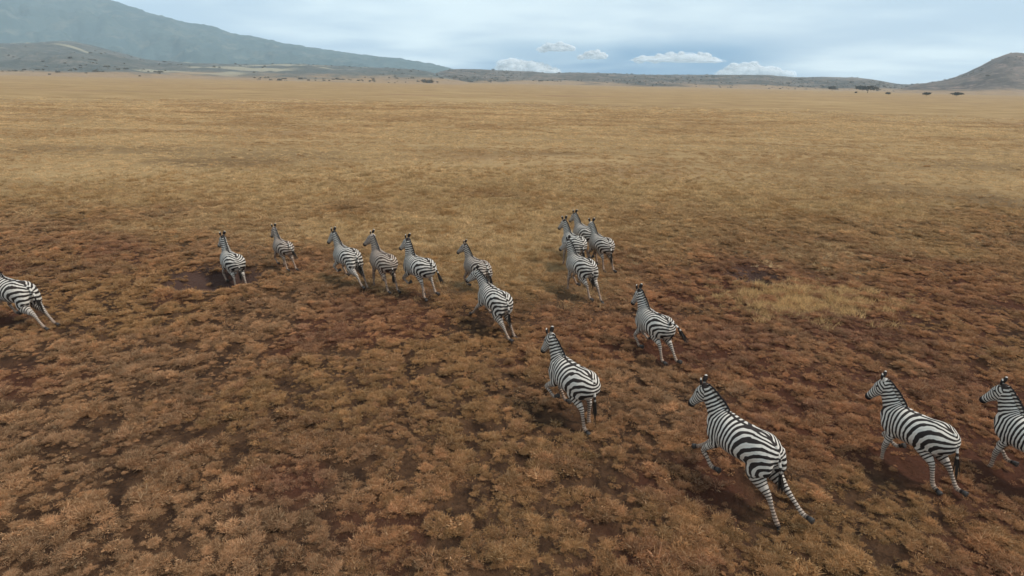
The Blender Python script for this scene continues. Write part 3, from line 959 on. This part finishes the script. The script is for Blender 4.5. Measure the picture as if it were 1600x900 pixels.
def tuft_mesh(kind, seed):
    g = np.random.default_rng(seed)
    V, F, B = [], [], []
    def blade(p, d, l, w, bend, seg=2):
        o = len(V)
        d = d / np.linalg.norm(d)
        s = np.cross(d, g.normal(0, 1, 3)); s /= np.linalg.norm(s) + 1e-9
        b = g.random()
        for i in range(seg + 1):
            t = i / seg
            c = p + d * l * t + bend * t * t
            ww = w * (1 - 0.85 * t) if kind != 'herb' else w * (0.5 + 1.6 * t * (1.25 - t))
            V.append(c + s * ww); V.append(c - s * ww); B.extend([b, b])
        for i in range(seg):
            F.append([o + 2 * i, o + 2 * i + 1, o + 2 * i + 3, o + 2 * i + 2])
    if kind == 'clump':          # lumpy low shrub of several rounded lobes, radius about 0.2
        for q in range(g.integers(4, 7)):
            a, r = g.random() * 6.283, 0.13 * math.sqrt(g.random())
            c = np.array([r * math.cos(a), r * math.sin(a), 0.0]); R0 = g.uniform(0.055, 0.105); H0 = g.uniform(0.05, 0.12)
            lobe = g.uniform(0.1, 0.9)
            for k in range(92):
                a = g.random() * 6.283; ct = g.uniform(0.05, 1.0); st = math.sqrt(1 - ct * ct)
                d = np.array([st * math.cos(a), st * math.sin(a), ct])
                p = c + d * [R0 * 0.62, R0 * 0.62, H0 * 0.6]
                n0 = len(B)
                blade(p, d + g.normal(0, 0.6, 3) + [0, 0, 0.3], g.uniform(0.03, 0.10) if k % 9 else g.uniform(0.09, 0.15), g.uniform(0.003, 0.0075), np.array([g.normal(0, 0.015), g.normal(0, 0.015), -0.012]))
                for j in range(n0, len(B)): B[j] = (0.72 * B[j] + 0.28 * lobe) if k % 9 else 0.85 + 0.15 * B[j]
    elif kind == 'sprig':          # bushy dry tussock, radius about 0.16
        for k in range(85):
            a, r = g.random() * 6.283, 0.11 * math.sqrt(g.random())
            p = np.array([r * math.cos(a), r * math.sin(a), g.uniform(-0.02, 0.05)])
            d = np.array([p[0] * 6 + g.normal(0, 0.45), p[1] * 6 + g.normal(0, 0.45), 0.75])
            blade(p, d, g.uniform(0.05, 0.12), g.uniform(0.004, 0.009), np.array([g.normal(0, 0.02), g.normal(0, 0.02), -g.uniform(0, 0.03)]))
    elif kind == 'dome':         # rounded mossy mound
        for k in range(120):
            a, r = g.random() * 6.283, 0.15 * math.sqrt(g.random())
            h = 0.085 * math.sqrt(max(0, 1 - (r / 0.16) ** 2))
            p = np.array([r * math.cos(a), r * math.sin(a), h - 0.02])
            d = np.array([p[0] * 5 + g.normal(0, 0.5), p[1] * 5 + g.normal(0, 0.5), 0.8])
            blade(p, d, g.uniform(0.025, 0.06), g.uniform(0.005, 0.011), np.array([0, 0, -0.01]))
    elif kind == 'herb':         # small fleshy leaves
        for k in range(70):
            a, r = g.random() * 6.283, 0.14 * math.sqrt(g.random())
            p = np.array([r * math.cos(a), r * math.sin(a), g.uniform(-0.01, 0.05)])
            d = np.array([g.normal(0, 0.8), g.normal(0, 0.8), 0.6])
            blade(p, d, g.uniform(0.03, 0.07), g.uniform(0.007, 0.013), np.array([0, 0, -0.012]))
    elif kind == 'tall':         # upright straw
        for k in range(60):
            a, r = g.random() * 6.283, 0.20 * math.sqrt(g.random())
            p = np.array([r * math.cos(a), r * math.sin(a), -0.02])
            d = np.array([g.normal(0, 0.32) + p[0], g.normal(0, 0.32) + p[1], 1.0])
            blade(p, d, g.uniform(0.16, 0.36), g.uniform(0.004, 0.008), np.array([g.normal(0, 0.07), g.normal(0, 0.07), -g.uniform(0, 0.07)]), 3)
    me = bpy.data.meshes.new('tuft')
    me.from_pydata([tuple(v) for v in V], [], F)
    me.materials.append(M_GRASS)
    at = me.attributes.new('blade', 'FLOAT', 'POINT'); at.data.foreach_set('value', np.array(B, np.float32))
    return me


KINDS = ['clump'] * 8 + ['sprig', 'sprig', 'sprig', 'herb', 'tall', 'tall', 'tall']
kinds_col = bpy.data.collections.new('grass_kinds')
for i, k in enumerate(KINDS):
    o = bpy.data.objects.new('tuft_%02d' % i, tuft_mesh(k, 50 + i))
    kinds_col.objects.link(o)


def instancer(name, P, rot, scale, idx, tint, label, cat):
    me = bpy.data.meshes.new(name)
    me.from_pydata(P.tolist(), [], [])
    def attr(nm, typ, key, arr):
        a = me.attributes.new(nm, typ, 'POINT'); a.data.foreach_set(key, np.ascontiguousarray(arr).ravel())
    attr('rot', 'FLOAT_VECTOR', 'vector', rot.astype(np.float32))
    attr('sca', 'FLOAT_VECTOR', 'vector', scale.astype(np.float32))
    attr('idx', 'INT', 'value', idx.astype(np.int32))
    attr('tint', 'FLOAT_COLOR', 'color', np.c_[tint, np.ones(len(tint))].astype(np.float32))
    o = bpy.data.objects.new(name, me); COL.objects.link(o)
    tag(o, label, cat, kind='stuff')
    ng = bpy.data.node_groups.new(name + '_scatter', 'GeometryNodeTree')
    ng.interface.new_socket('Geometry', in_out='INPUT', socket_type='NodeSocketGeometry')
    ng.interface.new_socket('Geometry', in_out='OUTPUT', socket_type='NodeSocketGeometry')
    N = ng.nodes.new; L = ng.links.new
    gi, go = N('NodeGroupInput'), N('NodeGroupOutput')
    ci = N('GeometryNodeCollectionInfo'); ci.inputs['Collection'].default_value = kinds_col
    ci.inputs['Separate Children'].default_value = True; ci.inputs['Reset Children'].default_value = True
    iop = N('GeometryNodeInstanceOnPoints'); iop.inputs['Pick Instance'].default_value = True
    def na(nm, typ):
        n = N('GeometryNodeInputNamedAttribute'); n.data_type = typ; n.inputs['Name'].default_value = nm
        return n.outputs['Attribute']
    L(gi.outputs[0], iop.inputs['Points']); L(ci.outputs[0], iop.inputs['Instance'])
    L(na('idx', 'INT'), iop.inputs['Instance Index'])
    L(na('rot', 'FLOAT_VECTOR'), iop.inputs['Rotation']); L(na('sca', 'FLOAT_VECTOR'), iop.inputs['Scale'])
    L(iop.outputs[0], go.inputs[0])
    md = o.modifiers.new('scatter', 'NODES'); md.node_group = ng
    return o


def lerp(a, b, t):
    return a * (1 - t[:, None]) + b * t[:, None]


TAN, STRAW, OCHRE, RUST, BROWN, GREY, MAROON = [np.array(c)[None, :] for c in (
    (0.58, 0.30, 0.14), (0.70, 0.475, 0.235), (0.53, 0.295, 0.125), (0.53, 0.25, 0.12), (0.39, 0.20, 0.10), (0.51, 0.32, 0.185), (0.38, 0.172, 0.10))]


def tint_at(x, y, g):
    yz, rz = yellow_zone(x, y), red_zone(x, y)
    a = fbm(x, y, 1.4, 4, 0.6, 31.0) + g.normal(0, 0.10, len(x))
    b = fbm(x, y, 4.5, 3, 0.5, 47.0) + g.normal(0, 0.08, len(x))
    c = lerp(BROWN, TAN, sstep(a, 0.34, 0.62))
    c = lerp(c, OCHRE, sstep(b, 0.50, 0.66) * 0.8)
    c = lerp(c, GREY, sstep(b, 0.46, 0.34) * 0.35)
    o = OCHRE * np.array([[1.05, 1.1, 1.1]])
    r = lerp(MAROON, RUST, sstep(a, 0.36, 0.58))
    c = lerp(c, r, rz * 0.75)
    s = lerp(o, STRAW, sstep(a, 0.30, 0.60))
    return lerp(c, s, yz)


def scatter():
    g = np.random.default_rng(77)
    def wedge(n, r0, r1, p, half=50):
        """points in a wedge of the plain; density falls as r**(p-2)"""
        u = g.random(n)
        r = (r0 ** p + u * (r1 ** p - r0 ** p)) ** (1 / p)
        a = np.radians(g.uniform(-1, 1, n) * np.minimum(half - 2 + 130 / r, 80))      # wider close to the camera
        return r * np.sin(a), r * np.cos(a)
    # low shrubby tussocks, with sprigs between them
    x1, y1 = wedge(112000, 4.6, 42, 1.6); x2, y2 = wedge(3000, 34, 70, 1.3); x3, y3 = wedge(120000, 4.6, 48, 1.36)
    x, y = np.r_[x1, x2, x3], np.r_[y1, y2, y3]
    small = np.r_[np.zeros(len(x1) + len(x2), bool), np.ones(len(x3), bool)]
    cov = fbm(x, y, 0.32, 3, 0.55, 61.0)
    yz, rz = yellow_zone(x, y), red_zone(x, y)
    keep = cov > np.where(small, 0.33, 0.42) + g.normal(0, 0.08, len(x)) - 0.12 * yz
    keep &= small | (g.random(len(x)) > 1.15 * yz)
    keep &= g.random(len(x)) > np.where(small, sstep(np.hypot(x, y), 32, 48), sstep(np.hypot(x, y), 55, 75))
    for c, a, b in PITS:
        e = pit_e(x, y, c, a, b); keep &= (e > 1.0) | (g.random(len(x)) < 0.12 + 0.4 * sstep(e, 0.6, 1.0))
    for o in [o for o in COL.objects if o.get('category') == 'zebra']:      # tufts thinned round each zebra, dark soil bared as stand-in shade
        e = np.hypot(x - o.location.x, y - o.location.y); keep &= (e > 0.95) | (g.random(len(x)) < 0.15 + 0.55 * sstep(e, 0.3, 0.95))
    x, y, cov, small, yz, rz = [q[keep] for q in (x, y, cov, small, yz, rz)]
    n = len(x)
    idx = np.where(small, np.where(g.random(n) < 0.75, g.integers(8, 11, n), 11), g.integers(0, 8, n))
    idx = np.where(small & (g.random(n) < yz * 0.9), g.integers(12, 15, n), idx)
    big = g.lognormal(0, 0.30, n) * (0.30 + 0.23 * sstep(cov, 0.40, 0.70)) * (1 + 0.018 * np.maximum(0, y - 12))
    sc = np.stack([big, big, big * g.uniform(0.55, 1.0, n)], 1)
    sc[idx >= 12] *= [[0.9, 0.9, 0.75]]
    rot = np.stack([g.normal(0, 0.14, n), g.normal(0, 0.14, n), g.uniform(0, 6.283, n)], 1)
    P = np.stack([x, y, ground_z(x, y)], 1)
    tint = tint_at(x, y, g) * (0.60 + 0.46 * g.random(n))[:, None]
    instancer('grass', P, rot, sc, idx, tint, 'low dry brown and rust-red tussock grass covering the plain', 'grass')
    # tall straw grass farther out and on the pale patch
    x1, y1 = wedge(105000, 16, 190, 1.1, 48)
    pc = on_plane(1248, 468)
    x2 = pc.x + g.normal(0, 1.25, 430); y2 = pc.y + g.normal(0, 0.8, 430)
    x, y = np.r_[x1, x2], np.r_[y1, y2]
    patch = np.r_[np.zeros(len(x1), bool), np.ones(len(x2), bool)]
    keep = patch | (g.random(len(x)) < yellow_zone(x, y) * sstep(fbm(x * 0.5, y, 2.5, 4, 0.6, 71.0), 0.22, 0.42) * (1 - sstep(np.hypot(x, y), 60, 198)))
    for c, a, b in PITS:
        e = pit_e(x, y, c, a, b); keep &= e > 0.95
    x, y, patch = x[keep], y[keep], patch[keep]
    n = len(x)
    far = sstep(y, 30, 190)
    big = g.lognormal(0, 0.2, n) * (0.9 + 1.6 * far)
    sc = np.stack([big * (1 + far), big * (1 + far), big * 0.34 * (1 - 0.6 * far)], 1)
    sc[patch] = sc[patch] * [[0.8, 0.8, 1.7]]
    rot = np.stack([g.normal(0, 0.1, n), g.normal(0, 0.1, n), g.uniform(0, 6.283, n)], 1)
    P = np.stack([x, y, ground_z(x, y)], 1)
    a = fbm(x * 0.5, y, 6, 4, 0.6, 83.0) + g.normal(0, 0.05, n)
    tint = lerp(np.array([[0.51, 0.315, 0.155]]), np.array([[0.69, 0.475, 0.25]]), sstep(a, 0.32, 0.62)) * (0.8 + 0.4 * g.random(n))[:, None]
    tint[patch] = tint[patch] * 0.3 + np.array([[0.47, 0.30, 0.13]])
    instancer('tall_grass', P, rot, sc, g.integers(12, 15, n), tint, 'taller straw-yellow grass on the open plain', 'grass')


scatter()


def far_scrub():
    g = np.random.default_rng(91)
    P = []
    for nm, k, hi in (('foothill', 1300, 60), ('low_hill', 2600, 40), ('hill', 1200, 90)):
        me = bpy.data.objects[nm].data
        co = np.empty(len(me.vertices) * 3, np.float32); me.vertices.foreach_get('co', co); co = co.reshape(-1, 3).astype(float)
        c = co[(co[:, 2] > 0.3) & (co[:, 2] < hi)]
        c = c[fbm(c[:, 0], c[:, 1], 140, 3, 0.6, 12.0) > 0.52]
        P.append(c[g.integers(0, len(c), k)])
    P = np.vstack(P); n = len(P)
    P[:, :2] += g.normal(0, 2.0, (n, 2)); P[:, 2] -= 0.3
    b = g.lognormal(0, 0.45, n) * 8.5
    sc = np.stack([b, b, b * 1.3], 1)
    rot = np.stack([0 * b, 0 * b, g.uniform(0, 6.283, n)], 1)
    tint = np.array([[0.13, 0.12, 0.10]]) * (0.6 + 0.9 * g.random(n))[:, None]
    instancer('far_scrub', P, rot, sc, g.integers(0, 8, n), tint, 'dark scrub dotting the feet of the far hills', 'scrub')


far_scrub()
